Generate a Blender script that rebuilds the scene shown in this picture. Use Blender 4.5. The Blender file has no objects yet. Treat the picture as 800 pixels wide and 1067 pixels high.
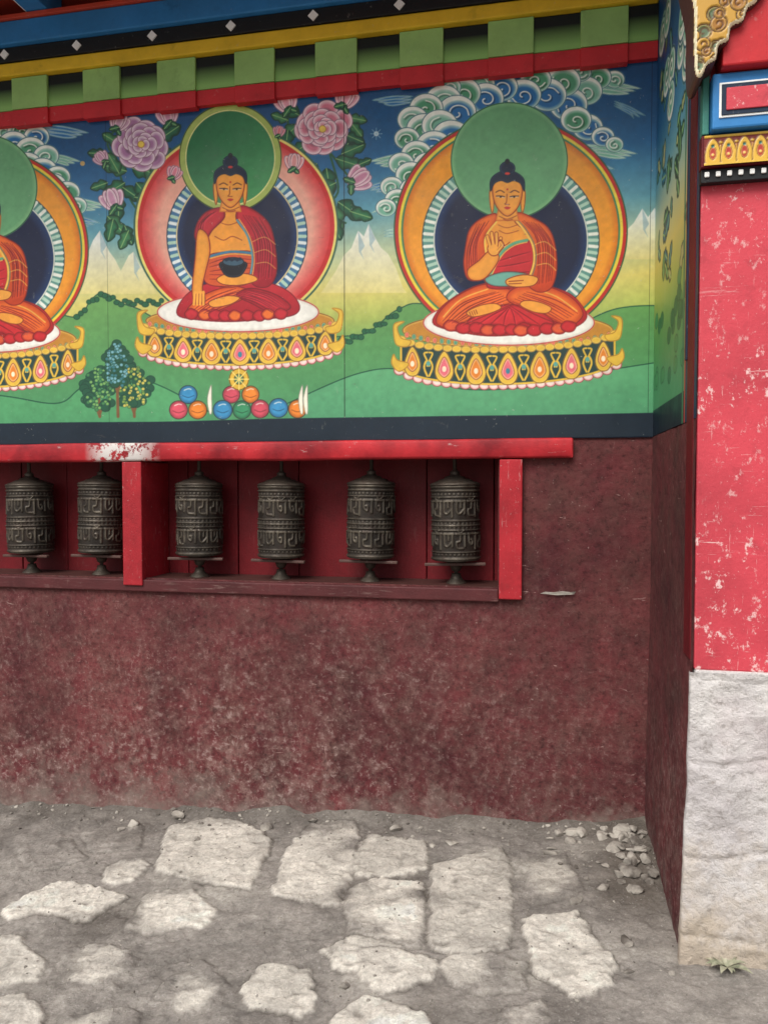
import bpy, math, random, numpy as np
from mathutils import Vector, Matrix
random.seed(7); rs=np.random.RandomState(7)
f32=np.float32
# ------------------------------------------------------------------ camera model / survey helpers
PSI,TH=math.radians(11.5),math.radians(2.04); FP=800.0; CAM=np.array([0,-3.4,1.5])
sp,cp,st,ct=math.sin(PSI),math.cos(PSI),math.sin(TH),math.cos(TH)
F=np.array([-sp*ct,cp*ct,-st]); R=np.array([cp,sp,0.0]); U=np.array([-sp*st,cp*st,ct])
def ray(px,py): return F+R*((px-400)/FP)+U*((533.5-py)/FP)
def onY(px,py,y0=0.0):
    d=ray(px,py); t=(y0-CAM[1])/d[1]; return CAM[0]+d[0]*t, CAM[2]+d[2]*t
def gz(x): return 0.032+0.0525*(np.clip(x,-3.3,0.9)-0.45)
def onG(px,py):
    d=ray(px,py); z=0.0
    for _ in range(6):
        t=(z-CAM[2])/d[2]; x=CAM[0]+d[0]*t; z=float(gz(x))
    return x, CAM[1]+d[1]*t
def proj(X,Y,Z):
    a=X-CAM[0]; b=Y-CAM[1]; c=Z-CAM[2]
    dp=a*F[0]+b*F[1]+c*F[2]
    return 400+FP*(a*R[0]+b*R[1]+c*R[2])/dp, 533.5-FP*(a*U[0]+b*U[1]+c*U[2])/dp
# ------------------------------------------------------------------ noise
TAB=rs.rand(8,256,256).astype(f32)*2-1
def vn(X,Y,s,seed=0):
    x=X/s+37.3*seed+1000; y=Y/s+11.7*seed+1000
    xi=np.floor(x).astype(int); yi=np.floor(y).astype(int); fx=x-xi; fy=y-yi
    fx=fx*fx*(3-2*fx); fy=fy*fy*(3-2*fy); T=TAB[seed%8]
    a=T[xi&255,yi&255]; b=T[(xi+1)&255,yi&255]; c=T[xi&255,(yi+1)&255]; d=T[(xi+1)&255,(yi+1)&255]
    return (a*(1-fx)+b*fx)*(1-fy)+(c*(1-fx)+d*fx)*fy
def fbm(X,Y,s,o=4,seed=0):
    r=0;a=1.0;t=0
    for i in range(o): r=r+a*vn(X,Y,s/2**i,seed+i); t+=a; a*=.5
    return r/t
# ------------------------------------------------------------------ painting canvas
def cat(P,closed=True,n=5):
    P=np.asarray(P,float); m=len(P); out=[]
    rng=range(m) if closed else range(m-1)
    for i in rng:
        if closed: p0,p1,p2,p3=P[i-1],P[i],P[(i+1)%m],P[(i+2)%m]
        else: p0,p1,p2,p3=P[max(i-1,0)],P[i],P[i+1],P[min(i+2,m-1)]
        for k in range(n):
            t=k/n
            out.append(.5*((2*p1)+(-p0+p2)*t+(2*p0-5*p1+4*p2-p3)*t*t+(-p0+3*p1-3*p2+p3)*t**3))
    if not closed: out.append(P[-1])
    return np.array(out)
class Canvas:
    def __init__(s,X,Y,inv,soft=.8):
        s.X=X.astype(f32); s.Y=Y.astype(f32); s.inv=inv; s.C=np.zeros(X.shape+(3,),f32); s.T=(1,1,0,0); s.soft=soft
    def tp(s,P):
        P=np.asarray(P,float); return P*np.array([s.T[0],s.T[1]])+np.array([s.T[2],s.T[3]])
    def reg(s,x0,y0,x1,y1):
        q=[s.inv(x,y) for x in (x0,x1) for y in (y0,y1)]
        c=[a for a,b in q]; r=[b for a,b in q]; n,m=s.X.shape
        c0=max(0,int(min(c))-1); c1=min(m,int(max(c))+2); r0=max(0,int(min(r))-1); r1=min(n,int(max(r))+2)
        if c0>=c1 or r0>=r1: return None
        return (slice(r0,r1),slice(c0,c1))
    def put(s,sl,sd,X,Y,col,grad,rim,rimw,ol,olw,al):
        c=np.zeros(X.shape+(3,),f32)+np.array(col,f32)
        if grad:
            (x0,y0),(x1,y1)=s.tp([grad[:2],grad[2:4]]); L=(x1-x0)**2+(y1-y0)**2
            t=np.clip(((X-x0)*(x1-x0)+(Y-y0)*(y1-y0))/L,0,1)[...,None]; c=c*(1-t)+np.array(grad[4],f32)*t
        if rim is not None:
            k=np.clip(1+sd/rimw,0,1)[...,None]; c=c*(1-k)+np.array(rim,f32)*k
        a=(np.clip(.5-sd/s.soft,0,1)*al)[...,None]
        if ol is not None:
            k=np.clip(.5-(np.abs(sd)-olw/2)/s.soft,0,1)[...,None]; c=c*(1-k)+np.array(ol,f32)*k; a=np.maximum(a,k*al)
        s.C[sl]=s.C[sl]*(1-a)+c*a
    def sdp(s,P,X,Y):
        d2=np.full(X.shape,1e9,f32); ins=np.zeros(X.shape,bool)
        for i in range(len(P)):
            ax,ay=P[i-1]; bx,by=P[i]; ex,ey=bx-ax,by-ay; L=ex*ex+ey*ey
            if L<1e-9: continue
            wx=X-f32(ax); wy=Y-f32(ay); t=np.clip((wx*f32(ex)+wy*f32(ey))/f32(L),0,1)
            d2=np.minimum(d2,(wx-t*f32(ex))**2+(wy-t*f32(ey))**2)
            if ay!=by: ins^=((ay>Y)!=(by>Y))&(wx<f32(ex/ey)*wy)
        d=np.sqrt(d2); return np.where(ins,-d,d)
    def fill(s,P,col,sm=True,grad=None,rim=None,rimw=3,ol=None,olw=1.0,al=1.0,n=5):
        P=s.tp(P); 
        if sm: P=cat(P,True,n)
        sl=s.reg(P[:,0].min()-2,P[:,1].min()-2,P[:,0].max()+2,P[:,1].max()+2)
        if sl is None: return
        X=s.X[sl];Y=s.Y[sl]; s.put(sl,s.sdp(P,X,Y),X,Y,col,grad,rim,rimw,ol,olw,al)
    def ell(s,cx,cy,rx,ry,col,rot=0,grad=None,rim=None,rimw=3,ol=None,olw=1.0,al=1.0):
        (tx,ty),=s.tp([(cx,cy)]); rx*=abs(s.T[0]); ry*=abs(s.T[1]); r=max(rx,ry)+2
        sl=s.reg(tx-r,ty-r,tx+r,ty+r)
        if sl is None: return
        X=s.X[sl];Y=s.Y[sl]; a=X-f32(tx); b=Y-f32(ty); c,n=math.cos(rot),math.sin(rot)
        u=a*c+b*n; v=-a*n+b*c
        k=np.sqrt((u/rx)**2+(v/ry)**2)+1e-6; g=np.sqrt((u/rx**2)**2+(v/ry**2)**2)+1e-6
        s.put(sl,np.maximum(k*(k-1)/g,-min(rx,ry)),X,Y,col,grad,rim,rimw,ol,olw,al)
    def stroke(s,P,w,col,sm=True,taper=False,al=1.0,n=5):
        P=s.tp(P)
        if sm and len(P)>2: P=cat(P,False,n)
        sl=s.reg(P[:,0].min()-w-1,P[:,1].min()-w-1,P[:,0].max()+w+1,P[:,1].max()+w+1)
        if sl is None: return
        X=s.X[sl];Y=s.Y[sl]; a=np.zeros(X.shape,f32); m=len(P)-1
        for i in range(m):
            ax,ay=P[i]; ex,ey=P[i+1]-P[i]; L=ex*ex+ey*ey+1e-9
            wx=X-f32(ax); wy=Y-f32(ay); t=np.clip((wx*f32(ex)+wy*f32(ey))/f32(L),0,1)
            d=np.sqrt((wx-t*f32(ex))**2+(wy-t*f32(ey))**2)
            ww=w*(math.sin(math.pi*(i+.8)/(m+.6))*.8+.2) if taper else w
            a=np.maximum(a,np.clip(.5-(d-ww/2)/s.soft,0,1))
        a=(a*al)[...,None]; s.C[sl]=s.C[sl]*(1-a)+np.array(col,f32)*a
def lin(c):
    c=np.asarray(c,float)/255.0
    return np.where(c<=.04045,c/12.92,((c+.055)/1.055)**2.4)
# ------------------------------------------------------------------ mesh helpers
scene=bpy.context.scene; COL=scene.collection
def empty(name,loc=(0,0,0)):
    o=bpy.data.objects.new(name,None); o.location=loc; COL.objects.link(o); return o
def add(me,name,mat,parent=None,smooth=False):
    o=bpy.data.objects.new(name,me); COL.objects.link(o)
    if mat and not me.materials: me.materials.append(mat)
    if parent: o.parent=parent
    if smooth: me.shade_smooth()
    return o
def grid(name,P,mat,parent=None,col=None,keep=None,smooth=True):
    n,m=P.shape[:2]; me=bpy.data.meshes.new(name)
    i=np.arange(n*m,dtype=np.int32).reshape(n,m)
    q=np.stack([i[:-1,:-1],i[:-1,1:],i[1:,1:],i[1:,:-1]],-1)
    q=q[keep] if keep is not None else q.reshape(-1,4)
    k=len(q); me.vertices.add(n*m); me.vertices.foreach_set('co',P.astype(f32).ravel())
    me.loops.add(k*4); me.loops.foreach_set('vertex_index',q.astype(np.int32).ravel())
    me.polygons.add(k); me.polygons.foreach_set('loop_start',np.arange(0,k*4,4,dtype=np.int32))
    me.polygons.foreach_set('loop_total',np.full(k,4,np.int32))
    me.update(calc_edges=True)
    if col is not None:
        a=me.color_attributes.new('Col','FLOAT_COLOR','POINT')
        c=np.ones((n*m,4),f32); c[:,:3]=col.reshape(-1,3); a.data.foreach_set('color',c.ravel())
    return add(me,name,mat,parent,smooth)
def box(name,x0,x1,y0,y1,z0,z1,mat,parent=None,bev=.003):
    v=[(x,y,z) for x in (x0,x1) for y in (y0,y1) for z in (z0,z1)]
    fs=[(0,1,3,2),(4,6,7,5),(0,4,5,1),(2,3,7,6),(0,2,6,4),(1,5,7,3)]
    me=bpy.data.meshes.new(name); me.from_pydata(v,[],fs); me.update()
    o=add(me,name,mat,parent)
    if bev>0:
        b=o.modifiers.new('bev','BEVEL'); b.width=bev; b.segments=2; b.limit_method='NONE'
    return o
def lathe(name,prof,mat,parent=None,n=40):
    a=np.linspace(0,2*math.pi,n+1); P=np.array([[(r*math.cos(t),r*math.sin(t),z) for t in a] for r,z in prof])
    return grid(name,P,mat,parent)
# ------------------------------------------------------------------ materials
class Mt:
    def __init__(s,name,rough=.7,spec=.3):
        s.m=bpy.data.materials.new(name); s.m.use_nodes=True; s.t=s.m.node_tree; s.N=s.t.nodes
        s.b=s.N['Principled BSDF']; s.b.inputs['Roughness'].default_value=rough
        s.b.inputs['Specular IOR Level'].default_value=spec
        s.pos=s.N.new('ShaderNodeNewGeometry').outputs['Position']
    def set(s,k,v):
        i=s.b.inputs[k]
        if hasattr(v,'is_linked'): s.t.links.new(v,i)
        else: i.default_value=v
    def inp(s,i,v):
        if hasattr(v,'is_linked'): s.t.links.new(v,i)
        elif isinstance(v,(tuple,list)) and len(v)==3 and i.type=='RGBA': i.default_value=(*v,1)
        else: i.default_value=v
    def vec(s,sc):
        n=s.N.new('ShaderNodeVectorMath'); n.operation='MULTIPLY'; s.inp(n.inputs[0],s.pos); n.inputs[1].default_value=sc; return n.outputs[0]
    def noise(s,scale,det=6,rough=.6,sc=(1,1,1),dist=0):
        n=s.N.new('ShaderNodeTexNoise'); n.inputs['Scale'].default_value=scale; n.inputs['Detail'].default_value=det
        n.inputs['Roughness'].default_value=rough; n.inputs['Distortion'].default_value=dist
        s.inp(n.inputs['Vector'],s.vec(sc)); return n.outputs[0]
    def vor(s,scale,feat='F1',sc=(1,1,1)):
        n=s.N.new('ShaderNodeTexVoronoi'); n.feature=feat; n.inputs['Scale'].default_value=scale; s.inp(n.inputs['Vector'],s.vec(sc)); return n.outputs['Distance']
    def mr(s,v,a,b,c=0,d=1):
        n=s.N.new('ShaderNodeMapRange'); s.inp(n.inputs[0],v)
        for i,x in enumerate((a,b,c,d)): n.inputs[i+1].default_value=x
        return n.outputs[0]
    def math(s,op,a,b=0):
        n=s.N.new('ShaderNodeMath'); n.operation=op; s.inp(n.inputs[0],a); s.inp(n.inputs[1],b); return n.outputs[0]
    def mul(s,a,b): return s.math('MULTIPLY',a,b)
    def mix(s,f,a,b,bl='MIX'):
        n=s.N.new('ShaderNodeMix'); n.data_type='RGBA'; n.blend_type=bl; s.inp(n.inputs[0],f); s.inp(n.inputs[6],a); s.inp(n.inputs[7],b); return n.outputs[2]
    def xyz(s):
        n=s.N.new('ShaderNodeSeparateXYZ'); s.inp(n.inputs[0],s.pos); return n.outputs
    def attr(s,nm='Col'):
        n=s.N.new('ShaderNodeAttribute'); n.attribute_name=nm; return n.outputs['Color']
    def bump(s,h,st=.5,d=.01):
        n=s.N.new('ShaderNodeBump'); n.inputs['Strength'].default_value=st; n.inputs['Distance'].default_value=d
        s.inp(n.inputs['Height'],h); s.t.links.new(n.outputs[0],s.b.inputs['Normal'])
def L(*c): return tuple(float(v) for v in lin(c))
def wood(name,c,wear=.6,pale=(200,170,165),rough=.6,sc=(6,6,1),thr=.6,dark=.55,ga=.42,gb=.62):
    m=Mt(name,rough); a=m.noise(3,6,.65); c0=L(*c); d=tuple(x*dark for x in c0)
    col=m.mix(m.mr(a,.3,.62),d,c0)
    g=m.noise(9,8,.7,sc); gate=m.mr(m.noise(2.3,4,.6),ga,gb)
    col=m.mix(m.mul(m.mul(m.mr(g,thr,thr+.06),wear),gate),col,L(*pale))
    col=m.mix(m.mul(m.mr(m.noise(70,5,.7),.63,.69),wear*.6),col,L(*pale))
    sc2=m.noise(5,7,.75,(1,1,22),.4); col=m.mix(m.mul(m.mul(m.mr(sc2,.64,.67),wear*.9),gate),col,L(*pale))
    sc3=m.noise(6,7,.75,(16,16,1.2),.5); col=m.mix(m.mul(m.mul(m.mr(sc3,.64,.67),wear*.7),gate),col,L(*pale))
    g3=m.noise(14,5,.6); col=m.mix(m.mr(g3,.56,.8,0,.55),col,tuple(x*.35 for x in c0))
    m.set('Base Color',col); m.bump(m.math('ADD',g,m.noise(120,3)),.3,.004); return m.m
def flatp(name,c,rough=.55,var=.25,wear=.2):
    m=Mt(name,rough); c0=L(*c); a=m.noise(7,6,.65)
    col=m.mix(m.mr(a,.3,.7),tuple(x*(1-var) for x in c0),c0)
    col=m.mix(m.mul(m.mr(m.noise(45,5,.7),.63,.7),wear),col,(.45,.42,.38))
    col=m.mix(m.mr(m.noise(11,7,.7),.58,.74,0,.5),col,tuple(x*.4 for x in c0))
    m.set('Base Color',col); m.bump(m.noise(80,4),.2,.003); return m.m
def painted(name,rough=.5,wear=.5):
    m=Mt(name,rough,.35); c=m.attr()
    c=m.mix(1.0,c,m.mix(m.mr(m.noise(2.5,7,.65),.3,.7),(.82,.82,.80),(1.03,1.03,1.0)),'MULTIPLY')
    c=m.mix(m.mul(m.mr(m.noise(50,6,.75),.655,.70),wear),c,(.5,.5,.45))
    c=m.mix(m.mul(m.mr(m.noise(16,7,.7,(1,1,.5)),.66,.72),wear*.4),c,(.35,.36,.30))
    c=m.mix(m.mul(m.mr(m.noise(28,7,.75,(.35,1,1)),.65,.68),wear*.6),c,(.10,.09,.08))
    m.set('Base Color',c); m.set('Roughness',m.mr(m.noise(5,5),.3,.7,rough-.12,rough+.12)); m.bump(m.noise(70,4),.12,.002); return m.m
MURAL=painted('mural_paint',.48); GILT=painted('carved_gilt_paint',.4,.3)
RED=wood('red_painted_wood',(176,38,48),.6)
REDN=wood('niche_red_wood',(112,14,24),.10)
REDP=wood('pillar_red_wood',(204,70,82),.85,(228,198,194),sc=(4,4,3),thr=.575,dark=.70,ga=.34,gb=.56)
REDS=wood('pillar_side_red',(112,18,28),.3)
SILL=wood('sill_worn_wood',(86,38,40),.5,(130,106,100),sc=(1,4,8),thr=.56)
BLUE=flatp('blue_paint',(55,132,196)); YEL=flatp('yellow_paint',(232,190,46)); BLK=flatp('black_paint',(26,28,30)); WHT=flatp('white_paint',(240,240,236),wear=.05,var=.05)
NAVY=flatp('navy_paint',(24,44,66)); GRN=flatp('green_paint',(152,192,112)); CRED=flatp('cornice_red',(200,42,48)); ORED=flatp('ceiling_red',(205,76,56)); TEAL=flatp('teal_paint',(70,140,125))
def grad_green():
    m=Mt('graded_green',.6); z=m.xyz()[2]
    m.set('Base Color',m.mix(m.mr(z,3.335,3.42),L(134,178,100),L(10,18,18))); return m.m  # recess green darkens to near black towards the top
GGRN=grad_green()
def maroon():
    m=Mt('maroon_plaster',.88,.2); x,y,z=m.xyz()
    big=m.noise(1.3,8,.65); med=m.noise(6,9,.72); fin=m.noise(38,8,.75); f2=m.noise(15,9,.75)
    c=m.mix(m.mr(big,.36,.62),L(68,32,36),L(114,56,58))
    c=m.mix(m.mr(med,.40,.66,0,.7),c,L(88,60,55))
    c=m.mix(m.mr(m.noise(3.1,8,.7),.52,.68,0,.55),c,L(54,30,32))
    zx=m.math('MAXIMUM',m.mr(x,-.9,.40,1,.42),m.mr(y,-.1,-.6,0,.9))
    zone=m.mul(m.mr(z,.05,1.15,1,.12),zx)
    zone=m.mul(zone,m.mr(m.noise(1.9,6,.65),.34,.6,.25,1))
    c=m.mix(m.mul(m.mr(f2,.45,.62),m.mul(zone,.62)),c,L(140,118,110))
    c=m.mix(m.mul(m.mr(fin,.54,.62),m.mul(zone,.6)),c,L(178,156,150))
    c=m.mix(m.mr(fin,.36,.47,.6,0),c,L(46,24,26))
    c=m.mix(m.mr(m.noise(24,8,.75),.56,.66,0,.45),c,L(60,34,34))
    h=m.math('ADD',m.mr(z,-.12,.26,1,0),m.mr(med,.3,.7,-.45,.45))
    c=m.mix(m.mr(h,.4,1.1,0,.7),c,L(128,116,108))
    c=m.mix(m.mul(m.mr(m.noise(60,7,.75),.64,.69),.55),c,L(190,168,162))
    c=m.mix(m.mul(m.mr(m.noise(7,8,.75,(1,1,5),.6),.65,.67),.55),c,L(180,150,144))
    c=m.mix(m.mul(m.mr(m.noise(9,8,.75,(5,5,1),.6),.655,.675),.4),c,L(180,150,144))
    m.set('Base Color',c); m.bump(m.math('ADD',fin,m.mul(m.noise(9,7),1.2)),.6,.012); return m.m
WALL=maroon()
def whitewash():
    m=Mt('whitewashed_stone',.9,.15); z=m.xyz()[2]
    med=m.noise(6,9,.72); fin=m.noise(45,8,.75)
    c=m.mix(m.mr(m.noise(2.2,8,.65),.35,.65),L(198,192,192),L(226,222,218))
    c=m.mix(m.mr(m.noise(3.3,6,.6),.5,.7,0,.5),c,L(206,186,190))
    h=m.math('ADD',m.mr(z,.05,.62,1,0),m.mr(med,.3,.7,-.4,.4))
    c=m.mix(m.mr(h,.35,.9,0,.8),c,L(188,172,150))
    c=m.mix(m.mr(fin,.33,.47,.6,0),c,L(140,130,122))
    c=m.mix(m.mul(m.mr(m.noise(20,8,.75),.58,.66),.45),c,L(160,150,142))
    m.set('Base Color',c); m.bump(m.math('ADD',m.mul(fin,1.0),m.mul(m.noise(14,8,.7),1.6)),.85,.014); return m.m
STONE=whitewash()
def groundm():
    m=Mt('dusty_stone_ground',.92,.15); c=m.attr(); f=m.noise(75,8,.78); g=m.noise(14,9,.72)
    c=m.mix(1.0,c,m.mix(m.mr(g,.3,.7),(.74,.73,.72),(1.14,1.13,1.11)),'MULTIPLY')
    c=m.mix(1.0,c,m.mix(m.mr(f,.35,.65),(.72,.71,.70),(1.16,1.16,1.16)),'MULTIPLY')
    c=m.mix(m.mr(m.vor(150),.0,.24,.45,0),c,(.12,.11,.10))
    c=m.mix(m.mul(m.mr(m.noise(110,5,.7),.61,.67),.45),c,(.6,.58,.55))
    m.set('Base Color',c); m.bump(m.math('ADD',f,m.mul(g,1.5)),.8,.009); return m.m
GROUND=groundm()
def rockm():
    m=Mt('rubble_rock',.9,.2); m.set('Base Color',m.mix(m.mr(m.noise(9,5),.38,.62),L(92,86,80),L(172,166,156))); m.bump(m.noise(90,6),.6,.006); return m.m
ROCK=rockm()
def bronze():
    m=Mt('aged_bronze',.55,.35); c=m.attr()
    c=m.mix(1.0,c,m.mix(m.mr(m.noise(9,7),.3,.7),(.5,.5,.5),(1.15,1.12,1.05)),'MULTIPLY')
    c=m.mix(m.mr(m.noise(22,6,.7),.50,.66,0,.65),c,L(58,46,40))
    m.set('Base Color',c); m.set('Metallic',.5)
    m.set('Roughness',m.mr(m.noise(40,5),.3,.7,.38,.7)); m.bump(m.noise(120,4),.25,.002); return m.m
BRZ=bronze()
DW=flatp('dark_wood',(70,42,38)); BARW=flatp('crossbar_wood',(88,64,58))
# ------------------------------------------------------------------ MURAL PAINTING
YM=-.012; x0,x1,z0,z1,dd=-3.35,.472,1.703,3.272,.0025
xs=np.arange(x0,x1+dd,dd); zs=np.arange(z0,z1+dd,dd); GX,GZ=np.meshgrid(xs,zs)
PX,PY=proj(GX,np.full_like(GX,YM),GZ)
def inv(px,py):
    X,Z=onY(px,py,YM); return (X-x0)/dd,(Z-z0)/dd
cv=Canvas(PX,PY,inv)
tt=(3.272-GZ)/1.569+ .02*fbm(GX,GZ,.5,3,1)
st_=[(-1,(18,70,118)),(.03,(20,74,124)),(.22,(42,106,156)),(.36,(100,162,180)),(.47,(190,205,165)),(.57,(222,208,116)),(.66,(172,188,96)),(.75,(98,156,90)),(.87,(80,150,104)),(2,(72,142,104))]
for k in range(3): cv.C[...,k]=np.interp(tt,[a for a,b in st_],[b[k] for a,b in st_])
INK=(38,26,28); W=(240,243,234)
def peaks(P,base):
    Q=P+[(P[-1][0]+4,base),(P[0][0]-4,base)]
    cv.fill(Q,(240,242,236),sm=False,grad=(0,min(p[1] for p in P)+8,0,base,(226,214,140)),al=.95)
    for i in range(1,len(P)-1):
        if P[i][1]<P[i-1][1] and P[i][1]<P[i+1][1]:
            x,y=P[i]; cv.fill([(x,y),(x+7,y+16),(x+3,y+22),(x+6,y+30),(x+1,y+22)],(150,180,190),sm=False,al=.7)
peaks([(78,300),(86,272),(92,262),(97,250),(104,240),(109,252),(114,262),(120,270),(126,282),(134,266),(139,262),(146,276),(156,288),(160,300)],306)
peaks([(338,300),(350,282),(358,266),(366,258),(373,240),(379,246),(384,233),(390,246),(397,258),(404,264),(412,278),(420,300)],305)
peaks([(640,262),(652,240),(660,232),(669,217),(675,226),(682,216),(690,232),(694,262)],270)
def hill(P,c,c2,line=(30,80,60)):
    cv.fill(P+[(P[-1][0],470),(P[0][0],470)],c,grad=(0,min(p[1] for p in P),0,470,c2),sm=False,al=.9); cv.stroke(P,1.2,line)
hill(cat([(-120,330),(-40,318),(40,322),(80,330),(95,312),(108,305),(128,316),(145,322),(165,332),(220,345),(300,352),(360,350),(385,345),(415,322),(450,318),(560,350),(640,322),(694,318)],False).tolist(),(94,154,84),(72,142,102))
hill(cat([(300,420),(370,390),(420,385),(480,405),(560,402),(620,388),(694,376)],False).tolist(),(100,174,122),(70,140,104))
hill(cat([(-120,400),(0,412),(60,420),(90,402),(150,396),(220,430)],False).tolist(),(88,164,106),(70,140,98))
for x,y in [(80+i*4.2,330-24*math.sin(min(i,10)/10*math.pi*.75)+(i%3)*2) for i in range(22)]+[(356+i*4,354-32*(i/15)**1.4+(i%3)*2) for i in range(16)]:
    cv.ell(x,y,rs.uniform(2.4,3.8),rs.uniform(2,3),(36,98,66),ol=(20,60,44),olw=.8)
def puff(x,y,r,c,fl=1):
    r*=1.34; dk=tuple(int(v*.66) for v in c); fl=random.choice([-1,1])
    cv.ell(x,y,r,r*.86,W,ol=(36,96,110),olw=1.0); cv.ell(x+r*.05,y+r*.12,r*.86,r*.72,c,rim=(196,222,212),rimw=r*.22)
    a0=random.uniform(0,6); P=[(x+fl*r*.62*(1-k/13)*math.cos(a0+k*.62),y+r*.08+r*.52*(1-k/13)*math.sin(a0+k*.62)) for k in range(12)]
    cv.stroke([(p[0]+1.5,p[1]+1.5) for p in P],1.7,dk,al=.9); cv.stroke(P,1.3,W)
def streak(x0_,y0_,x1_,y1_,w,c):
    mx,my=(x0_+x1_)/2,(y0_+y1_)/2
    for k in range(3):
        o=k*w*.6; cv.fill([(x0_,y0_+o),(mx,my-w*.5+o),(x1_-k*6*np.sign(x1_-x0_),y1_+o*.6),(mx,my+w*.4+o)],c,rim=W,rimw=w*.35,ol=(60,130,140),olw=.6,n=4)
GR=(76,152,112);BL=(34,108,170);PG=(120,184,158)
def clouds2():
    for a in [(600,82,668,92,7,PG),(606,150,664,160,6,PG),(596,164,640,176,6,BL),(430,100,388,104,5,BL),(432,160,384,168,6,PG),(425,205,386,222,5,PG),(640,105,672,120,4,BL),(400,240,440,236,5,PG),(420,186,380,196,5,BL)]: streak(*a)
    for x,y,r,c in [(612,132,12,BL),(628,142,9,BL),(640,150,7,PG),(640,82,8,PG),(622,80,11,GR),(610,94,13,PG),(592,108,15,BL),(600,124,12,GR),(604,74,9,PG),(586,84,14,GR),(570,98,15,BL),(558,82,12,GR),(545,98,14,BL),(522,90,13,BL),(498,86,13,PG),(506,102,14,BL),(482,96,14,GR),(468,90,9,PG),(462,104,14,PG),(476,116,15,BL),(444,112,13,GR),(430,124,12,PG),(442,134,14,GR),(458,130,14,PG),(470,142,15,BL),(424,144,10,GR),(452,152,14,BL),(434,160,12,GR),(418,170,10,PG),(446,172,12,BL),(428,182,12,GR),(408,194,9,PG),(432,198,12,BL),(414,208,10,GR),(402,216,8,PG)]: puff(x,y,r,c)
def clouds0():
    for a in [(40,130,92,138,6,BL),(60,205,112,214,6,PG),(60,222,104,232,5,BL),(50,160,84,168,5,PG)]: streak(*a)
    for x,y,r,c in [(5,136,10,PG),(22,136,11,GR),(38,142,10,BL),(14,150,12,BL),(32,156,12,GR),(48,162,10,PG),(28,172,12,GR),(44,178,12,BL),(60,184,10,GR),(54,194,12,PG),(70,200,10,GR),(64,210,10,BL),(80,214,8,PG),(-30,140,14,GR),(-60,150,14,BL),(-90,170,14,PG)]: puff(x,y,r,c)
clouds2(); clouds0()
cv.ell(392,139,2.5,2.5,(230,240,240)); 
for k in range(4):
    a=k*math.pi/4; cv.stroke([(392-6*math.cos(a),139-6*math.sin(a)),(392+6*math.cos(a),139+6*math.sin(a))],.6,(150,190,210),sm=False)
cv.ell(86,170,2.5,2.5,(200,170,110))
def beadring(cx,cy,rx,ry,t,n,c1=(240,243,232),c2=(96,150,140)):
    cv.ell(cx,cy,rx,ry,c2,ol=(40,60,70),olw=1.2)
    for k in range(n):
        a=2*math.pi*k/n; c,s=math.cos(a),math.sin(a)
        cv.stroke([(cx+(rx-t)*c,cy+(ry-t)*s),(cx+(rx-2)*c,cy+(ry-2)*s)],3.4,c1 if k%2 else (180,214,194),sm=False)
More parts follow.
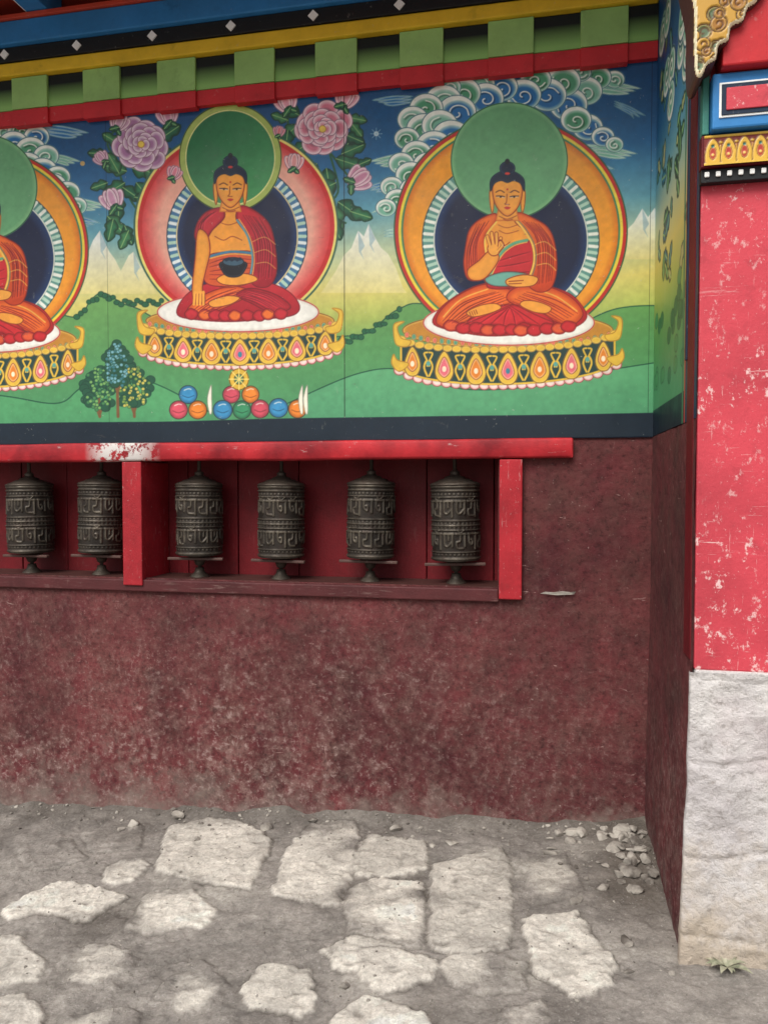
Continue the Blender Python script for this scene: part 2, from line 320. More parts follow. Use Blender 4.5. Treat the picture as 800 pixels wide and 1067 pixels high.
def throne(cx,yt,hw,dip,dip2,h,tilt=0):
    us=np.linspace(-1,1,19); arc=lambda u:dip*math.sqrt(max(0,1-u*u)); arc2=lambda u:dip2*math.sqrt(max(0,1-u*u))
    G1=(230,186,66);G2=(176,120,40)
    cv.ell(cx,yt-2,hw*.97,dip*1.05,(196,134,48),rim=(232,190,90),rimw=3,ol=(120,70,30),olw=1)
    for u in np.linspace(-.93,.93,30): cv.ell(cx+hw*u,yt-3+(dip*.86)*math.sqrt(1-u*u),2.6,3.2,(222,110,90) if int(u*100)%2 else (90,150,120),rim=(244,214,130),rimw=1.2,ol=(110,60,30),olw=.6)
    top=[(cx+hw*u*.985,yt+arc(u*.97)+tilt*u) for u in us]; bot=[(cx+hw*u*.985,yt+h+arc2(u*.97)+tilt*u) for u in us]
    for u in np.linspace(-1,1,24): 
        x=cx+hw*1.0*u; y=yt+h+arc2(u*.97)+tilt*u; cv.ell(x,y+1,hw*.05,5,(240,220,212),rim=(222,120,126),rimw=2.2,ol=(120,50,50),olw=.7)
    cv.fill(top+bot[::-1],(40,66,62),sm=False,ol=G1,olw=2.2)
    for i,u in enumerate(np.linspace(-.88,.88,13)):
        x=cx+hw*u; hl=h+arc2(u*.97)-arc(u*.97); y=yt+arc(u*.97)+hl*.54+tilt*u; sx=math.sqrt(max(.3,1-.45*u*u))
        if i%2==0:
            hh=hl*.45; g=10.5*sx
            cv.fill([(x,y-hh*1.0),(x+g*.7,y-hh*.4),(x+g,y+hh*.4),(x+g*.5,y+hh),(x-g*.5,y+hh),(x-g,y+hh*.4),(x-g*.7,y-hh*.4)],G1,rim=(250,224,120),rimw=1.6,ol=(110,60,20),olw=1)
            c=(232,110,124) if i in(2,6,10) else (230,132,48)
            cv.fill([(x,y-hh*.62),(x+g*.5,y-hh*.1),(x+g*.6,y+hh*.4),(x,y+hh*.75),(x-g*.6,y+hh*.4),(x-g*.5,y-hh*.1)],c,rim=(250,226,170),rimw=2.2,ol=(140,50,30),olw=.9); cv.ell(x,y+3,2.2,3,(252,232,200) if i!=6 else (60,130,150))
        else:
            for sgn in (-1,1):
                cv.stroke([(x+sgn*1,y+hl*.36),(x+sgn*5*sx,y+hl*.1),(x+sgn*2,y-hl*.1),(x+sgn*1,y+hl*.05)],2.0,G1); cv.stroke([(x+sgn*1,y-hl*.1),(x+sgn*5*sx,y-hl*.32),(x+sgn*1,y-hl*.36)],1.8,G1)
            cv.ell(x,y-hl*.02,2.2,2.6,(90,160,150))
    for u in np.linspace(-1,1,24):
        x=cx+hw*u*.985; y=yt+arc(u*.97)+tilt*u; cv.ell(x,y,hw*.043,3.4,G1,rim=(250,228,140),rimw=1.4,ol=G2,olw=.8)
    for sgn in (-1,1):
        X=cx+sgn*hw; Y=yt+tilt*sgn
        cv.fill([(X-sgn*12,Y+6),(X-sgn*2,Y+3),(X+sgn*2,Y-8),(X-sgn*5,Y-14),(X+sgn*5,Y-12),(X+sgn*6,Y-2),(X+sgn*3,Y+10),(X-sgn*8,Y+12)],G1,ol=G2,olw=1)
        cv.fill([(X-sgn*10,Y+h),(X+sgn*2,Y+h-4),(X+sgn*6,Y+h-10),(X+sgn*8,Y+h),(X,Y+h+8)],G1,ol=G2,olw=1)
def head():
    sk=(242,160,60)
    cv.fill([(519,216),(538,216),(541,230),(516,230)],sk,sm=False,rim=(200,96,36),rimw=2)
    for s_ in (-1,1): cv.fill([(528.5+s_*15,196),(528.5+s_*18.5,199),(528.5+s_*18,213),(528.5+s_*15.6,222),(528.5+s_*14,212)],sk,ol=(130,50,20),olw=.9)
    cv.fill([(513.4,192),(514,207),(519.5,218.5),(528.5,225),(537.5,218.5),(543,207),(543.6,192),(536,184),(521,184)],sk,rim=(226,124,44),rimw=3,ol=(120,44,20),olw=1)
    cv.fill([(511,199),(511,187),(518,180),(528.5,177),(539,180),(546,187),(546,199),(542,191),(535,188),(528.5,190),(522,188),(515,191)],(24,36,58),rim=(40,70,100),rimw=1.5,ol=(12,18,28),olw=.8)
    cv.ell(528.5,175,8,7,(24,36,58),rim=(44,76,108),rimw=2,ol=(12,18,28),olw=.8); cv.ell(528.5,168,2.6,3,(30,34,40)); cv.ell(528.5,180.5,2.6,1.4,(210,60,50))
    for s_ in (-1,1):
        cv.stroke([(528.5+s_*3.2,200.2),(528.5+s_*7.5,198),(528.5+s_*12,200)],.9,(60,26,20))
        cv.stroke([(528.5+s_*3.2,205),(528.5+s_*7,204.6),(528.5+s_*11,204.2)],1.7,(236,204,160)); cv.stroke([(528.5+s_*3,204.6),(528.5+s_*7,203.9),(528.5+s_*11.6,204)],1.0,(50,22,18)); cv.ell(528.5+s_*7,204.9,1.0,.8,(20,16,18))
    cv.stroke([(528,202),(527.6,210),(526,212.4),(530.5,212.8)],.9,(150,64,26)); cv.ell(528.5,197,1,1,(200,40,30))
    cv.fill([(525,216),(528.5,214.9),(532,216),(528.5,218)],(196,50,40)); cv.stroke([(524.5,228),(528.5,229.5),(534,228)],.8,(150,64,26)); cv.stroke([(520,225),(528.5,228),(538,224.5)],.8,(150,64,26))
def foldset(c0,c1,n,w,col):
    a=np.array(c0,float); b=np.array(c1,float)
    for k in range(n):
        t=k/(n-1); P=a*(1-t)+b*t; P=P+rs.randn(*P.shape)*.6; cv.stroke(P,w,col,taper=True)
        if k<n-1: cv.stroke(P+np.array([1.4,1.2]),w*.9,tuple(min(255,int(v*1.9+34)) for v in col),taper=True,al=.35)
def buddha2():
    RO=(234,108,40); RD=(196,62,26); RR=(204,40,46); LN=(122,26,20); GO=(246,200,90)
    cv.ell(532,240,122,118,(54,92,60)); cv.ell(532,240,120.5,116.5,(196,46,38)); cv.ell(532,240,117,113,(240,214,70)); cv.ell(532,240,114,110,(60,130,90)); cv.ell(532,240,112,108,(244,158,46),rim=(220,116,30),rimw=7)
    beadring(532,250,92,88,11,80); cv.ell(532,250,80,77,(18,28,60),rim=(34,62,108),rimw=10,ol=(226,232,214),olw=1.4)
    cv.ell(530.5,167,60.5,60.5,(104,166,116),rim=(136,194,138),rimw=5,ol=(46,96,66),olw=1.3); 
    throne(529,346,113,18,24,30,-3)
    cv.ell(530,336,89,23.5,(246,244,236),rim=(220,212,198),rimw=4,ol=(190,60,60),olw=1.3)
    cv.fill([(452,338),(456,324),(472,310),(498,297),(530,293),(566,297),(592,305),(606,318),(611,331),(598,341),(575,345),(545,348),(510,350),(480,346)],RR,grad=(530,300,530,350,(168,26,34)),ol=LN)
    cv.fill([(455,337),(459,323),(478,307),(504,296),(528,300),(540,312),(520,323),(496,334),(472,342)],RO,rim=RD,rimw=6,ol=LN)
    cv.fill([(607,329),(602,316),(586,304),(562,297),(536,300),(528,312),(550,323),(574,333),(594,339)],RO,rim=RD,rimw=6,ol=LN)
    cv.fill([(486,337),(500,324),(530,317),(560,323),(577,336),(562,342),(545,336),(530,344),(512,338),(498,344)],RR,rim=(150,20,30),rimw=3,ol=LN)
    for k in range(11):
        x=470+k*12.4+rs.uniform(-2,2); y=343+4*math.sin(k/10*math.pi)+rs.uniform(-1,1); cv.fill([(x-8,y-4),(x-2,y-9),(x+8,y-6),(x+6,y+1),(x,y+3),(x-6,y+1)],RR if k%3 else (224,90,50),rim=(150,24,30),rimw=2.5,ol=LN,olw=.8)
    foldset([(462,333),(482,315),(516,303)],[(482,339),(506,328),(534,316)],8,1.0,LN); foldset([(600,327),(578,312),(548,303)],[(580,337),(560,328),(532,316)],8,1.0,LN)
    foldset([(498,338),(514,328),(530,320)],[(562,338),(548,328),(530,320)],6,.9,(110,14,24))
    cv.stroke([(462,330),(480,312),(508,301)],1.2,GO,al=.8); cv.stroke([(601,324),(580,309),(556,301)],1.2,GO,al=.8)
    cv.fill([(486,325),(500,318),(516,316),(522,321),(508,327),(492,330)],(242,160,60),ol=LN); cv.fill([(574,320),(560,314),(546,313),(542,318),(556,325),(570,326)],(242,160,60),ol=LN)
    for k in range(4): cv.stroke([(489+k*2.2,325-k*.8),(490.5+k*2.2,329-k*.8)],.7,LN,sm=False)
    cv.fill([(512,226),(546,226),(560,246),(556,285),(542,298),(510,298),(500,275),(500,243)],(244,158,58),rim=(218,114,40),rimw=6,ol=LN)
    cv.stroke([(516,252),(524,256),(531,252)],.9,LN,al=.7); cv.stroke([(520,240),(528,243),(540,240)],.9,LN,al=.6); cv.stroke([(519,234),(528,237),(539,234)],.8,LN,al=.6)
    cv.fill([(508,292),(520,266),(534,254),(549,250),(557,258),(556,292),(532,300),(510,300)],RR,rim=(160,24,34),rimw=3,ol=LN)
    foldset([(520,270),(534,268),(552,262)],[(514,284),(534,284),(554,282)],3,.9,(120,14,24))
    cv.stroke([(510,288),(521,265),(534,254),(549,250)],3,(96,170,130)); cv.stroke([(511,289),(522,267),(535,256),(549,252)],.9,GO)
    cv.fill([(505,290),(524,283),(545,284),(558,290),(545,297),(515,298)],(110,172,156),rim=(70,120,120),rimw=2,ol=LN,olw=.9)
    cv.fill([(540,221),(556,227),(571,237),(578,254),(580,280),(574,300),(560,304),(549,294),(555,274),(554,254),(546,240),(536,230)],RO,grad=(550,225,575,300,RD),rim=RD,rimw=3,ol=LN)
    foldset([(544,230),(560,250),(560,296)],[(560,232),(576,256),(574,292)],8,1.0,LN)
    for t in (.25,.5,.75): cv.stroke([(552+10*t,246+40*t),(566+6*t,240+46*t),(579,250+42*t)],.9,GO,al=.7)
    cv.stroke([(537,229),(547,241),(555,256),(556,274),(550,292)],2.0,GO); cv.stroke([(538.5,228),(549,240),(557,256),(558,274),(552,293)],.8,(70,140,110))
    cv.fill([(516,222),(500,228),(489,239),(485,256),(483,276),(488,291),(502,290),(510,277),(506,262),(505,246),(516,232)],RO,grad=(505,228,486,290,RD),rim=RD,rimw=3,ol=LN)
    foldset([(508,230),(497,252),(498,284)],[(496,234),(488,258),(487,282)],6,1.0,LN); cv.stroke([(517,231),(506,246),(506,262),(510,275)],1.8,GO)
    cv.fill([(490,291),(487,281),(499,271),(510,261),(520,267),(514,280),(503,291)],(242,160,60),rim=(222,124,46),rimw=3,ol=LN)
    cv.ell(514.5,259,6.6,7.4,(244,166,66),ol=LN)
    for fx,fy,tx,ty in [(510.2,254,507.5,246),(513.6,252,512,242.5),(517.4,253,517,243),(520.2,256,521.5,248)]:
        cv.stroke([(fx,fy),(tx,ty)],4.0,LN,sm=False); cv.stroke([(fx,fy+1),(tx,ty)],2.8,(246,172,72),sm=False)
    cv.stroke([(519.5,261),(523.6,255.5),(521.2,251)],3.6,LN); cv.stroke([(518.5,261.5),(523.2,255.6),(521.2,252)],2.4,(246,172,72))
    cv.fill([(528,291),(545,286),(560,289),(556,297),(540,299),(529,297)],(244,166,66),ol=LN); cv.stroke([(530,293),(545,292)],.8,LN); cv.stroke([(530,295.5),(543,295)],.7,LN)
    head()
buddha2()
cv.T=(.86,.895,-14-.86*530,195-.895*167); buddha2(); cv.T=(1,1,0,0)
def leaf(x,y,l,a,c=(46,116,76),ps=1.35):
    l*=ps; ca,sa=math.cos(a),math.sin(a); Q=[(0,0),(l*.3,-l*.30),(l*.5,-l*.2),(l*.72,-l*.24),(l,0),(l*.72,l*.24),(l*.5,l*.2),(l*.3,l*.30)]
    cv.fill([(x+u*ca-v*sa,y+u*sa+v*ca) for u,v in Q],c,rim=tuple(int(v*.58) for v in c),rimw=l*.14,ol=(18,56,42),olw=.9,n=3); cv.stroke([(x,y),(x+l*.9*ca,y+l*.9*sa)],.8,(150,190,120),sm=False)
def peony(x,y,r,c,e=(248,236,240)):
    dk=tuple(int(v*.56) for v in c)
    for lay,(n,q,pr) in enumerate([(9,.72,.36),(9,.52,.33),(7,.32,.27),(5,.15,.2)]):
        for k in range(n):
            a=2*math.pi*k/n+lay*.37+rs.rand()*.3; q2=q*(1+.1*rs.randn()); cx_,cy_=x+r*q2*math.cos(a),y+r*q2*math.sin(a)*.92
            cv.ell(cx_,cy_,r*pr,r*pr*.8,c,rot=a+1.57,rim=e,rimw=r*.17,ol=(110,44,76),olw=.7)
            cv.ell(cx_-r*.12*math.cos(a),cy_-r*.12*math.sin(a),r*pr*.58,r*pr*.46,dk,rot=a+1.57,rim=c,rimw=r*.12,al=.8)
    cv.ell(x,y,r*.12,r*.12,(240,206,84),ol=(160,100,40),olw=.7)
def bud(x,y,r,c,a=-1.57):
    r*=1.1
    for d in (-.9,.9,-.35,.35,0): cv.ell(x+r*.5*math.cos(a+d),y+r*.5*math.sin(a+d),r*.72,r*.34,c,rot=a+d*.6,rim=(250,238,240),rimw=r*.22,ol=(120,50,80),olw=.7)
    leaf(x-2,y,r*.8,a+2.2,ps=1); leaf(x+2,y,r*.8,a-2.2,ps=1)
for st2 in [[(176,230),(150,225),(132,200),(125,170),(150,150)],[(132,200),(116,212)],[(125,170),(112,150),(122,132)],[(150,160),(165,140),(175,126)],[(300,205),(330,215),(352,200),(345,165),(335,135)],[(345,160),(368,190)],[(300,150),(300,115)],[(345,150),(358,106)],[(320,210),(340,225),(360,232)]]:
    cv.stroke(st2,2.2,(38,90,58))
LG=[(46,116,76),(36,100,70),(64,130,84)]
for q,(x,y,l,a) in enumerate([(130,190,20,2.6),(128,195,18,.6),(132,178,20,3.4),(138,175,20,.3),(124,205,18,1.6),(112,225,20,.8),(118,228,18,1.8),(130,235,16,1.2),(150,176,20,.5),(166,160,20,.2),(166,145,20,-.6),(125,150,16,-2.6),(112,190,14,2.8),(150,215,18,-.3),(124,180,18,4.2),(178,170,16,1),(110,160,14,3.2),(134,240,16,2),(142,190,18,.9),(140,205,16,.2),(160,170,16,1.2),
 (350,165,22,.3),(340,175,22,1.4),(330,170,20,2.2),(356,160,20,-.4),(352,210,24,.6),(350,215,22,1.5),(340,205,22,2.3),(362,150,16,-.9),(310,130,20,2.4),(312,120,18,-2.6),(300,135,18,1.7),(364,122,14,.2),(365,220,18,.3),(345,225,20,1.2),(330,215,18,2.4),(320,150,18,2.6),(372,172,12,-.4),(300,125,14,-2.8),(350,190,20,2.7),(360,140,16,.4),(366,128,14,.9),(318,165,14,2)]): leaf(x,y,l,a,LG[q%3])
def buddha1():
    RR=(198,40,52); RO=(234,112,44); LN=(110,18,30); GO=(246,200,90)
    cv.ell(246,236,107,104,(60,100,80)); cv.ell(246,236,105,102,(238,220,120)); cv.ell(246,236,102.5,99.5,(200,44,44)); cv.ell(246,236,98,95,(240,172,152),rim=(214,64,66),rimw=19); 
    beadring(247,246,73,76,10,66,(230,238,238),(70,120,160)); cv.ell(247,246,63,66,(18,28,60),rim=(34,60,104),rimw=9,ol=(226,206,150),olw=1.4)
    cv.ell(240,164,53,56,(170,188,96),ol=(60,80,40),olw=1.2); cv.ell(240,164,46.5,49.5,(36,108,66),grad=(200,130,270,200,(72,150,92)),ol=(230,226,144),olw=1.5)
    throne(250,336,101,14,20,24,-1)
    cv.ell(248,325,84,20.5,(246,244,236),rim=(220,212,198),rimw=4,ol=(190,60,60),olw=1.3)
    cv.fill([(185,328),(189,313),(206,299),(240,290),(275,293),(300,303),(312,318),(306,328),(280,332),(240,335),(205,333)],RR,grad=(245,295,245,336,(160,24,38)),ol=LN)
    cv.fill([(194,324),(212,307),(242,298),(262,304),(250,313),(226,324),(208,329)],RO,rim=(200,70,30),rimw=5,ol=LN); cv.fill([(303,320),(288,307),(262,300),(246,307),(262,316),(284,326)],RR,rim=(150,20,34),rimw=5,ol=LN)
    for k in range(9):
        x=200+k*11.6+rs.uniform(-2,2); y=330+2*math.sin(k/8*math.pi)+rs.uniform(-.8,.8); cv.fill([(x-7,y-4),(x-1,y-9),(x+7,y-5),(x+5,y+1),(x,y+3),(x-5,y+1)],RO if k%3==1 else RR,rim=(150,24,32),rimw=2.5,ol=LN,olw=.8)
    foldset([(202,322),(222,309),(246,301)],[(216,327),(238,316),(256,307)],6,1.0,LN); foldset([(298,318),(282,307),(258,301)],[(284,325),(266,314),(250,309)],7,1.0,LN)
    cv.fill([(218,314),(236,308),(250,310),(240,317),(222,320)],(242,160,60),ol=LN)
    cv.fill([(224,218),(256,218),(270,240),(266,285),(254,297),(224,297),(214,270),(212,236)],(244,158,58),rim=(216,112,40),rimw=6,ol=LN)
    cv.stroke([(224,246),(233,250),(242,246),(252,250)],.9,LN,al=.7); cv.stroke([(226,230),(238,234),(250,230)],.8,LN,al=.6)
    cv.fill([(214,268),(240,262),(266,264),(266,290),(240,298),(214,294)],(210,86,44),ol=LN); cv.stroke([(215,268),(240,262),(265,264)],2.6,(60,124,156)); cv.stroke([(215,270),(240,264.5),(265,266)],.8,GO)
    foldset([(218,274),(238,268),(262,270)],[(218,290),(240,292),(262,288)],5,.9,LN)
    cv.fill([(251,214),(267,220),(281,234),(287,258),(288,284),(280,298),(266,298),(260,288),(263,268),(258,246),(246,228)],RR,grad=(255,220,285,290,(160,24,40)),rim=(150,20,34),rimw=3,ol=LN)
    foldset([(254,224),(268,248),(268,290)],[(270,226),(284,254),(283,288)],8,1.0,LN); cv.stroke([(247,229),(258,246),(263,268),(261,286)],2.0,(90,156,166)); cv.stroke([(249,228),(260,246),(265,268),(263,287)],.8,GO)
    for t in (.2,.5,.8): cv.stroke([(262+6*t,244+38*t),(275+4*t,238+44*t),(287,246+42*t)],.9,GO,al=.6)
    cv.fill([(230,216),(214,221),(205,233),(203,248),(213,252),(221,240),(234,226)],RR,rim=(150,20,36),rimw=3,ol=LN); foldset([(226,220),(214,230),(210,248)],[(218,222),(208,234),(206,246)],4,.9,LN)
    cv.fill([(206,240),(216,244),(219,262),(214,284),(211,300),(214,312),(208,316),(202,314),(200,300),(203,270)],(242,160,60),rim=(218,116,40),rimw=3,ol=LN)
    for k in range(4): cv.stroke([(203+k*3,304),(202+k*3.3,317)],2.6,(244,168,66),sm=False); cv.stroke([(204.6+k*3,306),(203.8+k*3.3,317)],.7,LN,sm=False)
    cv.fill([(226,290),(240,284),(262,286),(268,292),(250,297),(232,296)],(242,160,60),ol=LN)
    cv.fill([(230,273),(256,273),(254,283),(248,288),(238,288),(232,283)],(20,22,32),rim=(60,66,84),rimw=2,ol=(10,10,14)); cv.ell(243,272.5,11,4.5,(60,90,110),ol=(12,14,20)); 
    for k in range(6): cv.ell(236+k*2.8,270.5-(k%2),1.9,1.7,(30,40,60))
    o=cv.T; cv.T=(.95,.95,240-.95*528.5,197-.95*205); head(); cv.T=o
buddha1()
for x,y,r,c in [(147,150,29,(170,116,160)),(336,134,30,(212,118,140))]: peony(x,y,r,c)
for x,y,r,c,a in [(122,132,12,(206,160,186),-1.2),(176,126,13,(206,150,180),-1.8),(119,214,14,(206,150,180),-1.9),(180,184,9,(226,130,150),-1.2),(108,168,9,(206,150,180),-2.2),(300,112,14,(230,160,176),-1.9),(358,108,14,(230,160,176),-1.2),(368,190,15,(200,130,160),-.6),(306,174,11,(226,150,150),-1.5),(290,140,7,(220,120,130),-1.4)]: bud(x,y,r,c,a)
for x0_,top_,w_,c1,c2 in [(103,385,15,(120,170,96),(70,130,80)),(139,382,16,(206,190,90),(120,150,70)),(122,360,12,(120,176,190),(60,120,130))]:
    cv.stroke([(x0_,top_+30),(x0_+1,434)],3,(120,84,54),sm=False); cv.stroke([(x0_-5,top_+34),(x0_,top_+48)],1.6,(120,84,54),sm=False); cv.stroke([(x0_+6,top_+34),(x0_+1,top_+48)],1.6,(120,84,54),sm=False)
    for q in range(34):
        j=q/5; x=x0_+rs.uniform(-1,1)*w_*(1.15-.10*abs(j-3)-(.4 if j<1.2 else 0)); y=top_+j*6+rs.uniform(-2,2); cv.ell(x,y,5,4.4,(34,84,62),ol=(20,56,44),olw=.7)
    for q in range(70):
        j=q/10; x=x0_+rs.uniform(-1,1)*w_*(1.1-.12*abs(j-3)-(.4 if j<1.2 else 0)); y=top_+j*5.8+rs.uniform(-2,2); cv.ell(x,y,2.0,1.9,c1 if q%3 else c2,rim=(30,80,60),rimw=.9)
PK=(210,80,98);OR=(236,134,50);BB=(60,144,196);GG=(60,144,100)
for x,y,r,c in [(196,411,9.5,BB),(186,427,9.5,PK),(206,427,9.5,OR),(241,411,9,PK),(261,411,9,OR),(232,427,10,BB),(252,427,9.5,GG),(271,426,9.5,PK),(290,425,10,BB),(310,426,9.5,OR)]:
    cv.ell(x,y,r,r,c,rim=tuple(int(v*.7) for v in c),rimw=4,ol=(40,40,40),olw=.8); cv.stroke([(x-4,y-4.5),(x,y-6),(x+3,y-5.5)],1.0,(240,236,226),al=.8); cv.stroke([(x-6,y+1),(x,y+3),(x+6,y+1)],.8,tuple(int(v*.6) for v in c))
cv.ell(249,395,10,11,(224,180,64),ol=(110,70,20)); cv.ell(249,395,5,5.5,(60,120,90),ol=(110,70,20))
for k in range(8): cv.stroke([(249,395),(249+10*math.cos(k*.785),395+11*math.sin(k*.785))],1.2,(240,214,120),sm=False)
for x in (219,314,319): cv.fill([(x-1,430),(x-3,415),(x+1,401),(x+1.6,416),(x+1.6,430)],(240,236,218),ol=(90,90,80),olw=.6)
for xj in (-2.045,-.872,.44): 
    k=np.abs(GX-xj)<.0022; cv.C[k]*=.55
b=1.703+.103+.006*vn(GX,GZ,.6,3); k=np.clip((b-GZ)/.004,0,1)[...,None]; cv.C=cv.C*(1-k)+np.array((18,34,48),f32)*k
cv.C*=(1+.06*fbm(GX,GZ,.02,3,2))[...,None]
cv.C=255*np.clip(cv.C/255,0,1)**.98
mural=empty('buddha_mural')
grid('painted_surface',np.stack([GX,np.full_like(GX,YM),GZ],-1),MURAL,mural,lin(np.clip(cv.C,0,255)),smooth=False)
box('backing_board',-3.7,.475,-.010,.05,1.700,3.30,NAVY,mural,0)
XR=.472
ys=np.arange(-.93,-.013,.004); zz=np.arange(1.703,3.9,.004); A,B=np.meshgrid(ys,zz)
c2=Canvas(A*100,B*100,lambda a,b_:((a/100+.93)/.004,(b_/100-1.703)/.004),.5)
for k in range(3): c2.C[...,k]=np.interp((3.3-B)/1.6,[a for a,b_ in st_],[b_[k] for a,b_ in st_])
hold=cv; cv=c2
for i in range(70):
    y=-random.uniform(5,80); z=random.uniform(225,320); leaf(y,z,random.uniform(5,9),random.uniform(0,6),random.choice([(46,110,74),(90,150,100),(40,120,150),(200,190,130)]))
for i in range(30):
    y=-random.uniform(5,80); z=random.uniform(190,222); cv.ell(y,z,4,3,random.choice([(46,110,74),(70,140,90)]),ol=(20,60,44),olw=.4)
for i in range(14): puff(-random.uniform(5,80),random.uniform(290,330),6,PG)
cv=hold
c2.C[(B<1.81)]=(18,34,48); c2.C[A<-.74]=(24,50,84); c2.C[(A<-.72)&(A>-.74)]=(190,60,50)
k=(np.abs(A+.69)<.012); c2.C[k]=(60,120,90)
grid('return_painted_surface',np.stack([np.full_like(A,XR-.012),A,B],-1),MURAL,mural,lin(np.clip(c2.C,0,255)),smooth=False)
# ------------------------------------------------------------------ LOWER WALL
wall=empty('temple_wall')
NX1=-.165; NZ0,NZ1=1.045,1.625
xs2=np.arange(-3.7,.4801,.01); zs2=np.arange(-.4,1.7021,.01); A,B=np.meshgrid(xs2,zs2)
e=np.clip((1.70-B)/.05,0,1)*np.clip((.5-A)/.05,0,1)
dy=-(.004+.008*fbm(A,B,.35,4,1)+.003*fbm(A,B,.04,3,4))*e-.02*np.clip((.35-B)/.5,0,1)**2
keep=~((A[:-1,:-1]<NX1-.02)&(B[:-1,:-1]>NZ0-.0)&(B[:-1,:-1]<NZ1))
grid('maroon_plaster_face',np.stack([A,dy,B],-1),WALL,wall,keep=keep)
ys3=np.arange(-.925,.011,.01); A,B=np.meshgrid(ys3,np.arange(-.4,1.7021,.01))
dx=XR-.012+(-.02*np.clip((.9-B)/1.2,0,1)-.005*fbm(A,B,.3,4,2)-.0025*fbm(A,B,.04,3,5))
grid('return_plaster_face',np.stack([dx,A,B],-1),WALL,wall)
box('wall_core',-3.7,1.3,.30,.6,-.4,3.9,WALL,wall,0)
box('return_core',XR+.02,1.3,-.9,.3,-.4,3.9,WALL,wall,0)
box('wall_end_fill',NX1+.02,XR,.03,.3,-.4,3.9,WALL,wall,0)
box('wall_under_niche',-3.7,NX1+.02,.03,.3,-.4,NZ0-.03,WALL,wall,0)
box('wall_over_niche',-3.7,NX1+.02,.055,.3,NZ1+.02,3.9,WALL,wall,0)
# ------------------------------------------------------------------ NICHE
ni=empty('prayer_wheel_niche')
x=-3.68; i=0
while x<NX1:
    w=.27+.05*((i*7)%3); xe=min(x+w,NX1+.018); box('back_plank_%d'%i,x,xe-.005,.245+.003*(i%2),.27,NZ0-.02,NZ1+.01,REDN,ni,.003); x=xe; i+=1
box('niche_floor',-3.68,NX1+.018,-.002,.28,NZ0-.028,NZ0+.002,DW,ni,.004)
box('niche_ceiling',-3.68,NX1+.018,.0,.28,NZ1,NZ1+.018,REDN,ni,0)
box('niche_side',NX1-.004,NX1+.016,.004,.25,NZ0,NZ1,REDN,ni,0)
X597=onY(597,468,-.04)[0]
lx=np.arange(-3.68,X597+.001,.01); prof=[(.02,1.612),(-.030,1.612),(-.040,1.616),(-.044,1.624),(-.044,1.688),(-.040,1.697),(-.030,1.700),(.02,1.700)]
P=np.array([[(x_,y_+(.0025*float(vn(np.array(x_),np.array(z_),.12,2)) if y_<0 else 0),z_+.0035*float(vn(np.array(x_),np.array(z_*9),.35,1))) for x_ in lx] for y_,z_ in prof])
m=Mt('lintel_red_wood',.6); a=m.noise(5,6); col=m.mix(m.mr(a,.35,.65),L(124,20,30),L(188,40,48))
X=m.xyz()[0]; gate=m.mul(m.mr(X,-2.16,-2.06),m.mr(X,-1.88,-1.76,1,0))
col=m.mix(m.mul(gate,m.mr(m.noise(17,7,.75),.46,.50)),col,(.62,.58,.55))
col=m.mix(m.mul(m.mr(m.noise(30,7,.75,(.4,1,2)),.62,.68),.6),col,(.5,.4,.38)); m.set('Base Color',col); m.bump(m.noise(60,5),.3,.004)
grid('lintel',P,m.m,ni,smooth=False)
box('lintel_end',X597-.012,X597,-.040,.02,1.616,1.696,m.m,ni,.003)
xa,xb=onY(520,545,-.03)[0],onY(544,545,-.03)[0]
box('right_jamb',xa,xb,-.035,.03,1.0,1.610,RED,ni,.005)
xc,xd=onY(128,545,-.03)[0],onY(148,545,-.03)[0]
box('divider_post',xc,xd,-.035,.243,1.015,1.610,RED,ni,.005)
box('sill',-3.68,xa-.002,-.024,.0,.985,1.043,SILL,ni,.006)
# ------------------------------------------------------------------ PRAYER WHEELS
RW=.114; HW=.335
nT,nZ=300,150
ths=np.linspace(0,2*math.pi,nT); hz=np.linspace(0,HW,nZ); A,B=np.meshgrid(ths,hz); A2=A*RW*100; B2=B*100; cm_t=2*math.pi*RW*100
wc=Canvas(A2,B2,lambda a,b_:(a/cm_t*(nT-1),b_/(HW*100)*(nZ-1)),.6)
def glyph(x,y,w,h):
    on=(255,255,255); t=.95
    wc.stroke([(x,y+h),(x+w,y+h)],t,on,sm=False)
    k=random.randint(0,4)
    wc.stroke([(x+w*.9,y+h),(x+w*.9,y+random.choice([0,.2])*h)],t,on,sm=False)
    if k in(0,3): wc.stroke([(x+w*.1,y+h),(x+w*.12,y+h*.5),(x+w*.45,y+h*.3),(x+w*.5,y+h*.6),(x+w*.3,y+h*.62)],t*.8,on)
    if k in(1,4): wc.stroke([(x+w*.45,y+h),(x+w*.4,y+h*.55),(x+w*.05,y+h*.45),(x+w*.15,y+h*.1),(x+w*.7,y+h*.05)],t*.8,on)
    if k in(2,): wc.stroke([(x+w*.1,y+h),(x+w*.1,y+h*.35),(x+w*.4,y+h*.2),(x+w*.85,y+h*.5)],t*.8,on); wc.stroke([(x+w*.5,y+h),(x+w*.5,y+h*.6)],t*.8,on,sm=False)
    if k>2: wc.stroke([(x+w*.2,y+h*1.18),(x+w*.5,y+h*1.08),(x+w*.8,y+h*1.25)],t*.6,on)
for row in (5.0,19.6):
    n=12; w=cm_t/n
    for k in range(n): glyph(k*w+.4,row,w*.78,6.9)
for zc in (2.6,14.6,16.6,29.6):
    for k in range(34): wc.ell((k+.5)*cm_t/34,zc+.0,.55,.5,(150,150,150))
H=wc.C[...,0]/255
ring=sum(np.exp(-((B2-z_)/w_)**2) for z_,w_ in [(.6,.6),(3.6,.25),(13.6,.3),(15.6,.4),(17.8,.3),(28.4,.25),(31.2,.4),(33.0,.6)])
